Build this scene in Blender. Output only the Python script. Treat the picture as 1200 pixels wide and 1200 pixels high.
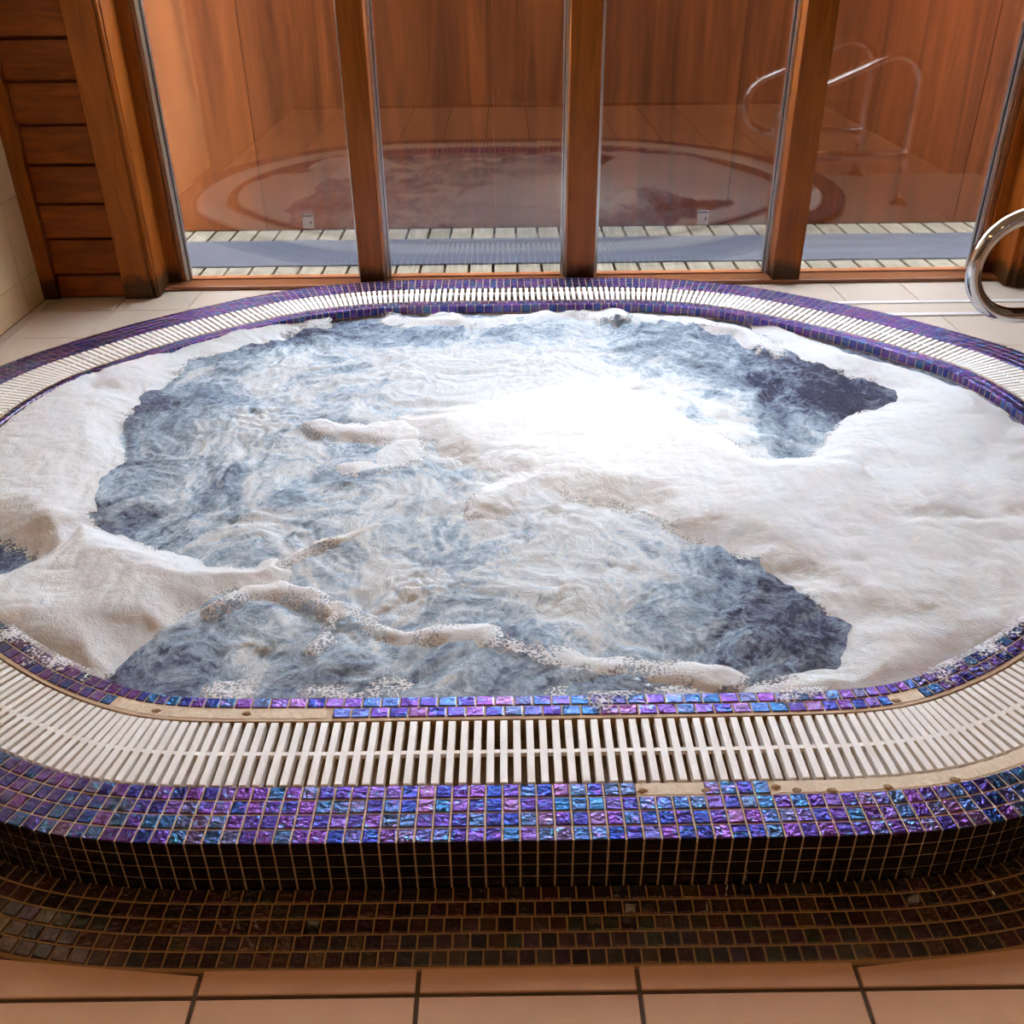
import bpy, bmesh, math, random
import numpy as np
from mathutils import Vector, Matrix
random.seed(7)
for o in list(bpy.data.objects): bpy.data.objects.remove(o)
S = bpy.context.scene
COL = S.collection
# ------------------------------------------------------------------ camera
CAM = (0.0, 0.0, 1.42)
RW = np.array([[0.99991852, -0.0125804, 0.00216607],
               [-0.00836077, -0.51717576, 0.85583838],
               [-0.00964655, -0.85578675, -0.5172388]])   # columns: camera right, down, forward
cd = bpy.data.cameras.new('camera'); co = bpy.data.objects.new('camera', cd); COL.objects.link(co)
cd.sensor_width = 36; cd.lens = 1126/1200*36; cd.clip_start = .05
m = Matrix.Identity(4)
for i in range(3):
    m[i][0] = RW[i][0]; m[i][1] = -RW[i][1]; m[i][2] = -RW[i][2]; m[i][3] = CAM[i]
co.matrix_world = m; S.camera = co
# ------------------------------------------------------------------ sky and exposure
w = bpy.data.worlds.new('sky'); S.world = w; w.use_nodes = True
bg = w.node_tree.nodes['Background']
bg.inputs[0].default_value = (.77, .87, 1.0, 1); bg.inputs[1].default_value = 22.5
S.view_settings.view_transform = 'Standard'; S.view_settings.look = 'None'
S.view_settings.gamma = 1; S.view_settings.use_curve_mapping = False
S.view_settings.exposure = 0.28
# ------------------------------------------------------------------ materials
def mat(name):
    M = bpy.data.materials.new(name); M.use_nodes = True
    return M, M.node_tree.nodes, M.node_tree.links, M.node_tree.nodes['Principled BSDF']
def setp(b, **k):
    for a, v in k.items():
        b.inputs[a.replace('_', ' ')].default_value = v
def ramp(N, pts, interp='LINEAR'):
    r = N.new('ShaderNodeValToRGB'); e = r.color_ramp; e.interpolation = interp
    while len(e.elements) < len(pts): e.elements.new(.5)
    for el, (p, c) in zip(e.elements, pts):
        el.position = p; el.color = (*c, 1) if len(c) == 3 else c
    return r
def noise(N, L, vec, scale, detail=3, rough=.55, dist=0):
    n = N.new('ShaderNodeTexNoise'); n.inputs['Scale'].default_value = scale; n.inputs['Detail'].default_value = detail
    n.inputs['Roughness'].default_value = rough; n.inputs['Distortion'].default_value = dist
    if vec is not None: L.new(vec, n.inputs['Vector'])
    return n
def pos(N, L, scale=(1, 1, 1)):
    g = N.new('ShaderNodeNewGeometry'); mp = N.new('ShaderNodeMapping'); mp.inputs['Scale'].default_value = scale
    L.new(g.outputs['Position'], mp.inputs['Vector']); return mp.outputs[0]
def bump(N, L, h, b, strength=.3, dist=.01):
    bp = N.new('ShaderNodeBump'); bp.inputs['Strength'].default_value = strength; bp.inputs['Distance'].default_value = dist
    L.new(h, bp.inputs['Height'])
    if b is not None: L.new(bp.outputs[0], b.inputs['Normal'])
    return bp
def mixc(N, L, fac, a, b, mode='MIX'):
    x = N.new('ShaderNodeMix'); x.data_type = 'RGBA'; x.blend_type = mode
    for s, v in ((x.inputs[0], fac), (x.inputs[6], a), (x.inputs[7], b)):
        if hasattr(v, 'is_output'): L.new(v, s)
        elif isinstance(v, (int, float)): s.default_value = v
        else: s.default_value = (*v, 1)
    return x.outputs[2]
def math_(N, L, op, a, b=0.0, clamp=False):
    x = N.new('ShaderNodeMath'); x.operation = op; x.use_clamp = clamp
    for s, v in ((x.inputs[0], a), (x.inputs[1], b)):
        if hasattr(v, 'is_output'): L.new(v, s)
        else: s.default_value = v
    return x.outputs[0]
def objrand(N): return N.new('ShaderNodeObjectInfo').outputs['Random']
def attr(N, name):
    a = N.new('ShaderNodeAttribute'); a.attribute_name = name; return a.outputs['Fac']

def m_wood(name, dark, light, grain=(14, 14, 1.2), rough=.4, scale=3.0, var=.25, coat=.2, spec=.5, stain=False):
    M, N, L, b = mat(name)
    p = pos(N, L, grain)
    r = objrand(N); ad = N.new('ShaderNodeVectorMath'); ad.operation = 'ADD'; L.new(p, ad.inputs[0])
    sc = math_(N, L, 'MULTIPLY', r, 37.0); L.new(sc, ad.inputs[1])
    n = noise(N, L, ad.outputs[0], scale, 6, .62, 1.2)
    n2 = noise(N, L, ad.outputs[0], scale*4.3, 3, .6, .4)
    c = ramp(N, [(.3, dark), (.7, light)]); L.new(n.outputs[0], c.inputs[0])
    f = math_(N, L, 'MULTIPLY_ADD', n2.outputs[0], .5); 
    c2 = mixc(N, L, math_(N, L, 'MULTIPLY', n2.outputs[0], .35), c.outputs[0], dark)
    hv = N.new('ShaderNodeHueSaturation'); L.new(c2, hv.inputs['Color'])
    L.new(math_(N, L, 'ADD', math_(N, L, 'MULTIPLY', r, var), 1-var/2), hv.inputs['Value'])
    col_out = hv.outputs[0]
    if stain:                                   # water-blackened foot of the timber
        g = N.new('ShaderNodeNewGeometry'); sx = N.new('ShaderNodeSeparateXYZ'); L.new(g.outputs['Position'], sx.inputs[0])
        ns = noise(N, L, pos(N, L, (1, 1, .6)), 26, 5, .65, .6)
        k = math_(N, L, 'SUBTRACT', math_(N, L, 'ADD', .13, math_(N, L, 'MULTIPLY', ns.outputs[0], .11)), sx.outputs['Z'])
        k = math_(N, L, 'MULTIPLY', k, 22.0, True)
        col_out = mixc(N, L, math_(N, L, 'MULTIPLY', k, .85), col_out, (.018, .009, .004))
    L.new(col_out, b.inputs['Base Color'])
    setp(b, Roughness=rough, Coat_Weight=coat, Coat_Roughness=.25, Specular_IOR_Level=spec)
    bump(N, L, n2.outputs[0], b, .15, .004)
    return M
def m_irid(name, mode, rough=.28, hues=None, fleck=(.04, .42, .62), fleck2=(.38, .10, .52), fl=1.0):
    """glassy iridescent mosaic; one hue per tile, flecks inside the glass"""
    M, N, L, b = mat(name)
    r = objrand(N) if mode == 'obj' else attr(N, 'tv')
    c = ramp(N, hues or [(0, (.012, .03, .20)), (.16, (.03, .022, .17)), (.34, (.075, .025, .19)), (.5, (.14, .036, .21)), (.64, (.09, .05, .20)),
                 (.76, (.018, .09, .23)), (.88, (.06, .075, .16)), (1, (.17, .055, .17))])
    L.new(r, c.inputs[0])
    p = pos(N, L)
    n = noise(N, L, p, 70, 3, .6, .8)
    f = ramp(N, [(.56, (0, 0, 0)), (.74, (1, 1, 1))]); L.new(n.outputs[0], f.inputs[0])
    c1 = mixc(N, L, math_(N, L, 'MULTIPLY', f.outputs[0], .5*fl), c.outputs[0], fleck)
    n3 = noise(N, L, p, 48, 2); f3 = ramp(N, [(.56, (0, 0, 0)), (.7, (1, 1, 1))]); L.new(n3.outputs[0], f3.inputs[0])
    c2 = mixc(N, L, math_(N, L, 'MULTIPLY', f3.outputs[0], .3*fl), c1, fleck2)
    L.new(c2, b.inputs['Base Color'])
    setp(b, Metallic=.93, Roughness=rough, Coat_Weight=.8, Coat_Roughness=.08)
    n4 = noise(N, L, p, 110, 2, .5, .5)
    bump(N, L, n4.outputs[0], b, .6, .005)
    return M
def m_plain(name, col, rough=.5, metal=0, nscale=0, namt=.15, bmp=0, bscale=120, coat=0, var=0):
    M, N, L, b = mat(name)
    setp(b, Base_Color=(*col, 1), Roughness=rough, Metallic=metal, Coat_Weight=coat)
    src = None
    if nscale:
        n = noise(N, L, pos(N, L), nscale, 5, .6, .3)
        src = mixc(N, L, n.outputs[0], tuple(x*(1-namt) for x in col), tuple(min(1, x*(1+namt)) for x in col))
    if var:
        hv = N.new('ShaderNodeHueSaturation')
        if src is not None: L.new(src, hv.inputs['Color'])
        else: hv.inputs['Color'].default_value = (*col, 1)
        L.new(math_(N, L, 'ADD', math_(N, L, 'MULTIPLY', objrand(N), var), 1-var/2), hv.inputs['Value']); src = hv.outputs[0]
    if src is not None: L.new(src, b.inputs['Base Color'])
    if bmp:
        n = noise(N, L, pos(N, L), bscale, 3); bump(N, L, n.outputs[0], b, bmp, .004)
    return M
def m_glass():
    M, N, L, b = mat('window_glass'); N.remove(b)
    out = N['Material Output']
    g = N.new('ShaderNodeNewGeometry'); d = N.new('ShaderNodeVectorMath'); d.operation = 'DOT_PRODUCT'
    L.new(g.outputs['Normal'], d.inputs[0]); L.new(g.outputs['Incoming'], d.inputs[1])
    k = math_(N, L, 'SUBTRACT', 1.0, math_(N, L, 'ABSOLUTE', d.outputs['Value']))
    F = math_(N, L, 'MULTIPLY_ADD', math_(N, L, 'POWER', k, 5.0), .95); N_ = F.node; N_.inputs[2].default_value = .058
    t = N.new('ShaderNodeBsdfTransparent'); t.inputs[0].default_value = (.985, .99, .985, 1)
    gl = N.new('ShaderNodeBsdfGlossy'); gl.inputs['Roughness'].default_value = 0.0; gl.inputs[0].default_value = (1, 1, 1, 1)
    mx = N.new('ShaderNodeMixShader'); L.new(F, mx.inputs[0]); L.new(t.outputs[0], mx.inputs[1]); L.new(gl.outputs[0], mx.inputs[2])
    L.new(mx.outputs[0], out.inputs[0]); return M
def m_water():
    M, N, L, b = mat('bubbling_water'); out = N['Material Output']
    a = attr(N, 'aer')
    p = pos(N, L)
    wn = noise(N, L, p, 7, 2, .5); wv = N.new('ShaderNodeVectorMath'); wv.operation = 'MULTIPLY_ADD'
    L.new(wn.outputs['Color'], wv.inputs[0]); wv.inputs[1].default_value = (.12, .12, .12); L.new(p, wv.inputs[2])
    q = wv.outputs[0]
    n = noise(N, L, q, 16, 7, .7, .8)
    n2 = noise(N, L, q, 34, 5, .6, .6); n2.noise_type = 'RIDGED_MULTIFRACTAL'; n2.inputs['Gain'].default_value = 2.0; n2.inputs['Offset'].default_value = .95
    n3 = noise(N, L, p, 130, 3, .6, .5)
    v = math_(N, L, 'ADD', a, math_(N, L, 'MULTIPLY', math_(N, L, 'SUBTRACT', n.outputs[0], .5), 1.0))
    v = math_(N, L, 'ADD', v, math_(N, L, 'MULTIPLY', math_(N, L, 'SUBTRACT', n2.outputs[0], .75), .22))
    v = math_(N, L, 'ADD', v, math_(N, L, 'MULTIPLY', math_(N, L, 'SUBTRACT', n3.outputs[0], .5), .55), True)
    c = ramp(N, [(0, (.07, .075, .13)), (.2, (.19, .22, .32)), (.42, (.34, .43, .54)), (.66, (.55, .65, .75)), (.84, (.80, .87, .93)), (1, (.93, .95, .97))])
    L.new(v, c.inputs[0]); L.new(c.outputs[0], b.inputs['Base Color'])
    setp(b, Roughness=.6, Specular_IOR_Level=0.0, Coat_Weight=1.0, Coat_IOR=1.5, Coat_Roughness=.05)
    nb = noise(N, L, q, 40, 5, .65, .8)
    hh = math_(N, L, 'ADD', nb.outputs[0], math_(N, L, 'MULTIPLY', n3.outputs[0], .25))
    hh = math_(N, L, 'ADD', hh, math_(N, L, 'MULTIPLY', n2.outputs[0], .12))
    bp = bump(N, L, hh, None, 1.0, .05); L.new(bp.outputs[0], b.inputs['Coat Normal'])
    b2 = bump(N, L, hh, b, .5, .01)
    tr = N.new('ShaderNodeBsdfTranslucent'); L.new(c.outputs[0], tr.inputs[0])
    mx = N.new('ShaderNodeMixShader'); mx.inputs[0].default_value = .3
    L.new(b.outputs[0], mx.inputs[1]); L.new(tr.outputs[0], mx.inputs[2]); L.new(mx.outputs[0], out.inputs[0])
    return M
def m_foam(name='foam_suds', lacy=1.0):
    M, N, L, b = mat(name); out = N['Material Output']
    t = attr(N, 'thick'); p = pos(N, L)
    n = noise(N, L, p, 30, 5, .65, .6)
    vo = N.new('ShaderNodeTexVoronoi'); vo.inputs['Scale'].default_value = 150; L.new(p, vo.inputs['Vector'])
    nl = noise(N, L, p, 9, 3, .6, .5)
    c = mixc(N, L, nl.outputs[0], (.90, .88, .90), (.96, .95, .955))
    L.new(c, b.inputs['Base Color'])
    setp(b, Roughness=.75, Specular_IOR_Level=.25, Subsurface_Weight=.6, Subsurface_Scale=.03, Subsurface_Radius=(1, .85, .75))
    fine = noise(N, L, p, 170, 3, .6)
    vf = N.new('ShaderNodeTexVoronoi'); vf.inputs['Scale'].default_value = 260; L.new(p, vf.inputs['Vector'])
    h = math_(N, L, 'ADD', math_(N, L, 'MULTIPLY', n.outputs[0], 1.3), math_(N, L, 'MULTIPLY', fine.outputs[0], .3))
    h = math_(N, L, 'SUBTRACT', h, math_(N, L, 'MULTIPLY', vf.outputs['Distance'], .12))
    bump(N, L, h, b, .55, .008)
    tl = N.new('ShaderNodeBsdfTranslucent'); tl.inputs[0].default_value = (.95, .92, .9, 1)
    m1 = N.new('ShaderNodeMixShader'); m1.inputs[0].default_value = .3
    L.new(b.outputs[0], m1.inputs[1]); L.new(tl.outputs[0], m1.inputs[2])
    # lacy edge: thin film breaks into bubble pores
    k = math_(N, L, 'ADD', math_(N, L, 'MULTIPLY', n.outputs[0], .55), math_(N, L, 'MULTIPLY', vo.outputs['Distance'], .75))
    k = math_(N, L, 'ADD', k, math_(N, L, 'MULTIPLY', t, 1.1))
    al = ramp(N, [(.70, (0, 0, 0)), (.98, (1, 1, 1))]); L.new(k, al.inputs[0])
    tp = N.new('ShaderNodeBsdfTransparent')
    m2 = N.new('ShaderNodeMixShader'); L.new(al.outputs[0], m2.inputs[0]); L.new(tp.outputs[0], m2.inputs[1]); L.new(m1.outputs[0], m2.inputs[2])
    L.new(m2.outputs[0], out.inputs[0]); return M
def m_emit(name, col, s):
    M, N, L, b = mat(name); setp(b, Base_Color=(*col, 1), Emission_Color=(*col, 1), Emission_Strength=s); return M

W_PANEL = m_wood('stained_cladding', (.13, .027, .003), (.30, .072, .008), (1.5, 12, 9), .5, 2.4, .18, .05, .2)
W_POST = m_wood('stained_post', (.20, .046, .003), (.42, .108, .008), (13, 13, 1.0), .42, 2.6, .12, .1, .25, True)
W_SILL = m_wood('stained_sill', (.22, .07, .02), (.36, .13, .045), (1, 14, 14), .35, 2.6, .1, .3)
W_PLY = m_wood('brown_plywood', (.050, .012, .0022), (.165, .044, .009), (7, 7, .45), .8, 1.6, .12, 0, .08)
W_DECK = m_wood('weathered_deck', (.085, .072, .044), (.23, .205, .15), (22, 1.6, 22), .8, 2.2, .3, 0)
IR_O = m_irid('iridescent_mosaic', 'obj'); IR_J = m_irid('iridescent_mosaic_far', 'tv')
RISER_SHADE = [(0, (.006, .007, .014)), (.5, (.013, .009, .016)), (1, (.008, .012, .018))]  # darkened mosaic hues: the riser's shade is put into its tile colour
RI_O = m_irid('shaded_riser_mosaic', 'obj', .22, RISER_SHADE, (.02, .03, .04), (.03, .02, .04), .4); RI_J = m_irid('shaded_riser_mosaic_far', 'tv', .22, RISER_SHADE, (.02, .03, .04), (.03, .02, .04), .4)
BRZ = [(0, (.022, .016, .016)), (.2, (.06, .022, .03)), (.4, (.035, .03, .03)), (.55, (.10, .035, .03)), (.7, (.05, .055, .025)), (.85, (.08, .03, .06)), (1, (.13, .075, .03))]
BO_O = m_irid('bronze_mosaic', 'obj', .3, BRZ, (.22, .15, .05), (.20, .06, .05), .7); BO_J = m_irid('bronze_mosaic_far', 'tv', .3, BRZ, (.22, .15, .05), (.20, .06, .05), .7)
GROUT = m_plain('beige_grout', (.60, .45, .31), .8, nscale=40, namt=.25, bmp=.2)
GROUT_D = m_plain('brown_grout', (.075, .04, .018), .85, nscale=40, namt=.3)
GROUT_G = m_plain('grey_grout', (.22, .16, .11), .85, nscale=40, namt=.2)
MORTAR = m_plain('old_mortar', (.28, .17, .08), .9, nscale=90, namt=.4)
CEMENT = m_plain('bare_cement', (.72, .58, .44), .8, nscale=60, namt=.22, bmp=.5, bscale=90)
TILE_F = m_plain('floor_tile_terracotta', (.56, .32, .19), .42, nscale=14, namt=.12, bmp=.08, bscale=200, var=.08)
TILE_U = m_plain('floor_tile_beige', (.60, .50, .41), .38, nscale=9, namt=.08, bmp=.05, var=.06)
TILE_W = m_plain('wall_tile_sandstone', (.78, .58, .33), .5, nscale=7, namt=.2, bmp=.06, var=.08)
SLAT = m_plain('white_plastic', (.88, .84, .81), .45, nscale=30, namt=.04, bmp=.25, bscale=260)
CHAN = m_plain('brown_channel', (.34, .19, .07), .7, nscale=20, namt=.3)
MAT_R = m_plain('blue_grey_rubber', (.036, .041, .058), .95, nscale=60, namt=.2, bmp=.3, bscale=300)
ALU = m_plain('aluminium', (.72, .73, .76), .3, 1.0)
GASKET = m_plain('dark_gasket', (.03, .025, .03), .6)
CHROME = m_plain('chrome', (.83, .82, .80), .09, 1.0)
WHITE = m_plain('white_upvc', (.86, .85, .85), .3, coat=.2)
PAPER = m_plain('white_label', (.75, .75, .78), .5); INK = m_plain('label_print', (.08, .08, .12), .6)
PLASTER = m_plain('warm_plaster', (.10, .05, .022), .8, nscale=4, namt=.15)
CEIL = m_plain('timber_ceiling_paint', (.16, .09, .045), .7, nscale=4, namt=.1)
SHELL = m_plain('pool_shell', (.35, .42, .55), .5, nscale=10, namt=.1)
GLASS = m_glass(); WATER = m_water(); FOAM = m_foam(); WALLOUT = m_plain('render_grey', (.35, .33, .3), .8)
# ------------------------------------------------------------------ mesh helpers
def link(name, me, M=None, parent=None, loc=None, kind=None):
    o = bpy.data.objects.new(name, me); COL.objects.link(o)
    if M is not None and me is not None and len(me.materials) == 0: me.materials.append(M)
    if parent is not None: o.parent = parent
    if loc is not None: o.location = loc
    if kind: o['kind'] = kind
    return o
def tag(o, label, cat, group=None, kind=None):
    o['label'] = label; o['category'] = cat
    if group: o['group'] = group
    if kind: o['kind'] = kind
    return o
def empty(name, loc=(0, 0, 0)):
    o = bpy.data.objects.new(name, None); o.location = loc; o.empty_display_size = .1; COL.objects.link(o); return o
def box_bm(x0, x1, y0, y1, z0, z1, bev=0.0, bm=None):
    bm = bm or bmesh.new()
    vs = [bm.verts.new((x, y, z)) for z in (z0, z1) for y in (y0, y1) for x in (x0, x1)]
    fs = [(0, 2, 3, 1), (4, 5, 7, 6), (0, 1, 5, 4), (2, 6, 7, 3), (1, 3, 7, 5), (0, 4, 6, 2)]
    faces = [bm.faces.new([vs[i] for i in f]) for f in fs]
    if bev:
        es = list({e for f in faces for e in f.edges})
        bmesh.ops.bevel(bm, geom=es, offset=bev, segments=2, affect='EDGES', profile=.6)
    return bm
def done(bm, name='mesh', smooth=False):
    bmesh.ops.recalc_face_normals(bm, faces=bm.faces)
    me = bpy.data.meshes.new(name); bm.to_mesh(me); bm.free()
    if smooth: me.polygons.foreach_set('use_smooth', [True]*len(me.polygons))
    return me
def box(name, dims, M, parent=None, bev=.003, kind=None):
    me = done(box_bm(*dims, bev)); return link(name, me, M, parent, kind=kind)
def prism(poly, z0, z1, ch=.0015):
    """polygon slab with a chamfered top edge"""
    bm = bmesh.new(); n = len(poly)
    P = [Vector((x, y)) for x, y in poly]
    if sum(P[i].x*P[(i+1) % n].y-P[(i+1) % n].x*P[i].y for i in range(n)) < 0: P.reverse()
    ins = []
    for i in range(n):
        a = (P[i]-P[i-1]); c = (P[(i+1) % n]-P[i]); a.normalize(); c.normalize()
        d = Vector((-a.y-c.y, a.x+c.x)); d = d.normalized() if d.length > 1e-6 else Vector((0, 0))
        ins.append(P[i]+d*ch*1.4)
    lo = [bm.verts.new((p.x, p.y, z0)) for p in P]; mi = [bm.verts.new((p.x, p.y, z1-ch)) for p in P]
    hi = [bm.verts.new((p.x, p.y, z1)) for p in ins]
    bm.faces.new(hi); bm.faces.new(lo[::-1])
    for i in range(n):
        j = (i+1) % n
        bm.faces.new((lo[i], lo[j], mi[j], mi[i])); bm.faces.new((mi[i], mi[j], hi[j], hi[i]))
    return done(bm)
def tube(pts, r, seg=18, caps=True):
    """round tube swept along a polyline"""
    bm = bmesh.new(); P = [Vector(p) for p in pts]; rings = []
    up = Vector((0, 1, 0))
    for i, p in enumerate(P):
        t = (P[min(i+1, len(P)-1)]-P[max(i-1, 0)]).normalized()
        a = up - t*up.dot(t)
        if a.length < .05: a = Vector((1, 0, 0)) - t*t.x
        a.normalize(); b = t.cross(a)
        rings.append([bm.verts.new(p+(a*math.cos(2*math.pi*k/seg)+b*math.sin(2*math.pi*k/seg))*r) for k in range(seg)])
    for i in range(len(rings)-1):
        for k in range(seg):
            bm.faces.new((rings[i][k], rings[i][(k+1) % seg], rings[i+1][(k+1) % seg], rings[i+1][k]))
    if caps: bm.faces.new(rings[0][::-1]); bm.faces.new(rings[-1])
    return done(bm, smooth=True)
def arc(cx, cz, y, r, a0, a1, n=14):
    return [(cx+r*math.cos(math.radians(a0+(a1-a0)*i/n)), y, cz+r*math.sin(math.radians(a0+(a1-a0)*i/n))) for i in range(n+1)]
def project(p):
    c = RW.T @ (np.array(p)-np.array(CAM)); return c[0]/c[2]*1126+600, c[1]/c[2]*1126+600, c[2]
def inframe(p, pad=10):
    x, y, z = project(p); return z > 0 and -pad < x < 1200+pad and -pad < y < 1200+pad
# ------------------------------------------------------------------ pool outline (plan)
ZR = .12
half = [(0, 4.132), (.25, 4.132), (.5, 4.125), (.75, 4.085), (1.0, 3.995), (1.24, 3.835), (1.48, 3.64), (1.70, 3.40), (1.84, 3.2), (1.93, 2.93), (1.96, 2.62),
        (1.93, 2.30), (1.83, 2.0), (1.66, 1.71), (1.43, 1.46), (1.17, 1.265), (.92, 1.142), (.72, 1.098), (.48, 1.089), (.24, 1.088), (0.02, 1.088)]
ctrl = half + [(.04-x, y) for x, y in half[::-1][1:-1]]
ctrl = np.array(ctrl)
def spline(C, k=24):
    n = len(C); out = []
    for i in range(n):
        p0, p1, p2, p3 = C[i-1], C[i], C[(i+1) % n], C[(i+2) % n]
        for t in np.arange(k)/k:
            out.append(.5*((2*p1)+(-p0+p2)*t+(2*p0-5*p1+4*p2-p3)*t*t+(-p0+3*p1-3*p2+p3)*t**3))
    return np.array(out)
raw = spline(ctrl)
seg = np.linalg.norm(np.roll(raw, -1, 0)-raw, axis=1); cum = np.concatenate([[0], np.cumsum(seg)]); LEN = cum[-1]
NS = 1600
sv = np.linspace(0, LEN, NS, endpoint=False); rawc = np.vstack([raw, raw[:1]])
OUT = np.stack([np.interp(sv, cum, rawc[:, 0]), np.interp(sv, cum, rawc[:, 1])], 1)
def circ_smooth(A, k):
    w_ = np.hanning(2*k+3)[1:-1]; w_ /= w_.sum()
    return sum(np.roll(A, i-k, 0)*w_[i] for i in range(2*k+1))
OUT = circ_smooth(OUT, 18)
TAN = np.roll(OUT, -1, 0)-np.roll(OUT, 1, 0); TAN /= np.linalg.norm(TAN, axis=1)[:, None]
TAN = circ_smooth(TAN, 14); TAN /= np.linalg.norm(TAN, axis=1)[:, None]
NIN = np.stack([TAN[:, 1], -TAN[:, 0]], 1)           # clockwise outline: inward is to the right
def at(u, d):                                        # u in 0..1 along the outline, d inwards
    f = (u % 1.0)*NS; i = int(f) % NS; j = (i+1) % NS; t = f-int(f)
    p = OUT[i]*(1-t)+OUT[j]*t; n = NIN[i]*(1-t)+NIN[j]*t
    return p+n*d, n/np.linalg.norm(n)
def sweep(profile, step=4, closed=False):
    idx = np.arange(0, NS, step); n = len(idx); V = []; F = []
    for d, z in profile:
        P = OUT[idx]+NIN[idx]*d
        V += [(p[0], p[1], z) for p in P]
    m_ = len(profile)
    for k in range(m_ if closed else m_-1):
        k2 = (k+1) % m_
        for i in range(n):
            j = (i+1) % n; F.append((k*n+i, k*n+j, k2*n+j, k2*n+i))
    me = bpy.data.meshes.new('sweep'); me.from_pydata(V, [], F); me.update()
    bm = bmesh.new(); bm.from_mesh(me); bmesh.ops.recalc_face_normals(bm, faces=bm.faces); bm.to_mesh(me); bm.free()
    return me
D_GO, D_GI, D_BI, D_W = .128, .293, .301, .358       # grate outer / inner, inner band, water wall
# ------------------------------------------------------------------ floors
def inside_out(p, d=0.0):
    """signed distance to the outline offset by d inwards (negative = inside the pool)"""
    P = OUT+NIN*d; k = np.argmin(((P-np.array(p))**2).sum(1)); return float(np.dot(P[k]-np.array(p), NIN[k])), P[k], NIN[k]
bm = bmesh.new()
ring = [bm.verts.new((x, y, 0)) for x, y in ((-2.1, -1.45), (3.45, -1.45), (3.45, 4.32), (-2.1, 4.32))]
for i in range(4): bm.edges.new((ring[i], ring[(i+1) % 4]))
hole = OUT[::8]+NIN[::8]*.03
hv_ = [bm.verts.new((p[0], p[1], 0)) for p in hole]
for i in range(len(hv_)): bm.edges.new((hv_[i], hv_[(i+1) % len(hv_)]))
bmesh.ops.triangle_fill(bm, use_beauty=True, edges=bm.edges[:])
for f in list(bm.faces):
    c = f.calc_center_median()
    if inside_out((c.x, c.y), .03)[0] < -.002: bm.faces.remove(f)
FLOOR = link('floor', done(bm), GROUT_D); tag(FLOOR, 'lower floor of large terracotta-beige tiles in front of the pool step', 'floor', kind='structure')
def clip(poly, q, n):
    """keep the side of the line through q with inward normal n that lies outside the pool"""
    out = []
    for i in range(len(poly)):
        a = np.array(poly[i]); b = np.array(poly[(i+1) % len(poly)])
        da = np.dot(q-a, n); db = np.dot(q-b, n)
        if da >= 0: out.append(tuple(a))
        if da*db < 0: out.append(tuple(a+(b-a)*da/(da-db)))
    return out
def lay_tiles(parent, name, M, x0, y0, px, py, nx, ny, gap, z0, z1, dclip, xr, yr, skip=None):
    shared = None
    for i in range(nx):
        for j in range(ny):
            a, b, c, d = x0+i*px+gap/2, x0+(i+1)*px-gap/2, y0+j*py+gap/2, y0+(j+1)*py-gap/2
            a, b, c, d = max(a, xr[0]), min(b, xr[1]), max(c, yr[0]), min(d, yr[1])
            if b-a < .01 or d-c < .008: continue
            poly = [(a, c), (b, c), (b, d), (a, d)]
            ctr = ((a+b)/2, (c+d)/2)
            full = abs((b-a)-(px-gap)) < 1e-6 and abs((d-c)-(py-gap)) < 1e-6
            ds, q, n = inside_out(ctr, dclip)
            if ds < .3:
                if min(inside_out(p, dclip)[0] for p in poly) < 0:
                    ends = [inside_out(p, dclip) for p in poly]
                    poly = clip(poly, q, n); full = False
            if len(poly) < 3: continue
            ar = abs(sum(poly[k][0]*poly[(k+1) % len(poly)][1]-poly[(k+1) % len(poly)][0]*poly[k][1] for k in range(len(poly))))/2
            if ar < 2e-4: continue
            if skip and skip(ctr): continue
            if full:
                if shared is None:
                    hx, hy = (px-gap)/2, (py-gap)/2
                    shared = prism([(-hx, -hy), (hx, -hy), (hx, hy), (-hx, hy)], z0, z1); shared.materials.append(M)
                link(name, shared, None, parent, (ctr[0], ctr[1], random.uniform(-.0004, .0004)))
            else:
                link(name, prism(poly, z0, z1), M, parent)
lay_tiles(FLOOR, 'floor_tile', TILE_F, -.501-.347*5, .893-.347*6, .347, .347, 15, 14, .0075, -.004, .004, -.150, (-1.995, 3.39), (-1.39, 2.18))
# raised surround behind and beside the pool
ZU = .075
l_i = [i for i in range(NS) if OUT[i][1] > 2.2]
far = [i for i in l_i]
# order far side from left crossing to right crossing (outline runs clockwise: far-centre -> right -> near -> left)
start = max(i for i in range(NS//2, NS) if OUT[i][1] <= 2.2)
seq = [(start+k) % NS for k in range(1, NS) if True]
farpts = []
for i in seq:
    if OUT[i][1] <= 2.2 and len(farpts) > 20: break
    if OUT[i][1] > 2.2: farpts.append(OUT[i]+NIN[i]*.03)
farpts = farpts[::6]+[farpts[-1]]
poly = [(-2.1, 2.2)]+[tuple(p) for p in farpts]+[(3.45, 2.2), (3.45, 4.32), (-2.1, 4.32)]
bm = bmesh.new(); f = bm.faces.new([bm.verts.new((x, y, ZU-.004)) for x, y in poly])
r = bmesh.ops.extrude_face_region(bm, geom=[f]); bmesh.ops.translate(bm, verts=[v for v in r['geom'] if isinstance(v, bmesh.types.BMVert)], vec=(0, 0, -.069))
bmesh.ops.triangulate(bm, faces=bm.faces[:])
FLU = link('floor_surround', done(bm), GROUT_G); tag(FLU, 'pale beige tiled floor around the far side of the pool', 'floor', kind='structure')
def skip_ch(c): return c[0] > 1.2 and 3.712 < c[1] < 3.888
for yr in ((2.205, 3.898), (3.900, 4.14)):
    pass
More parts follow.
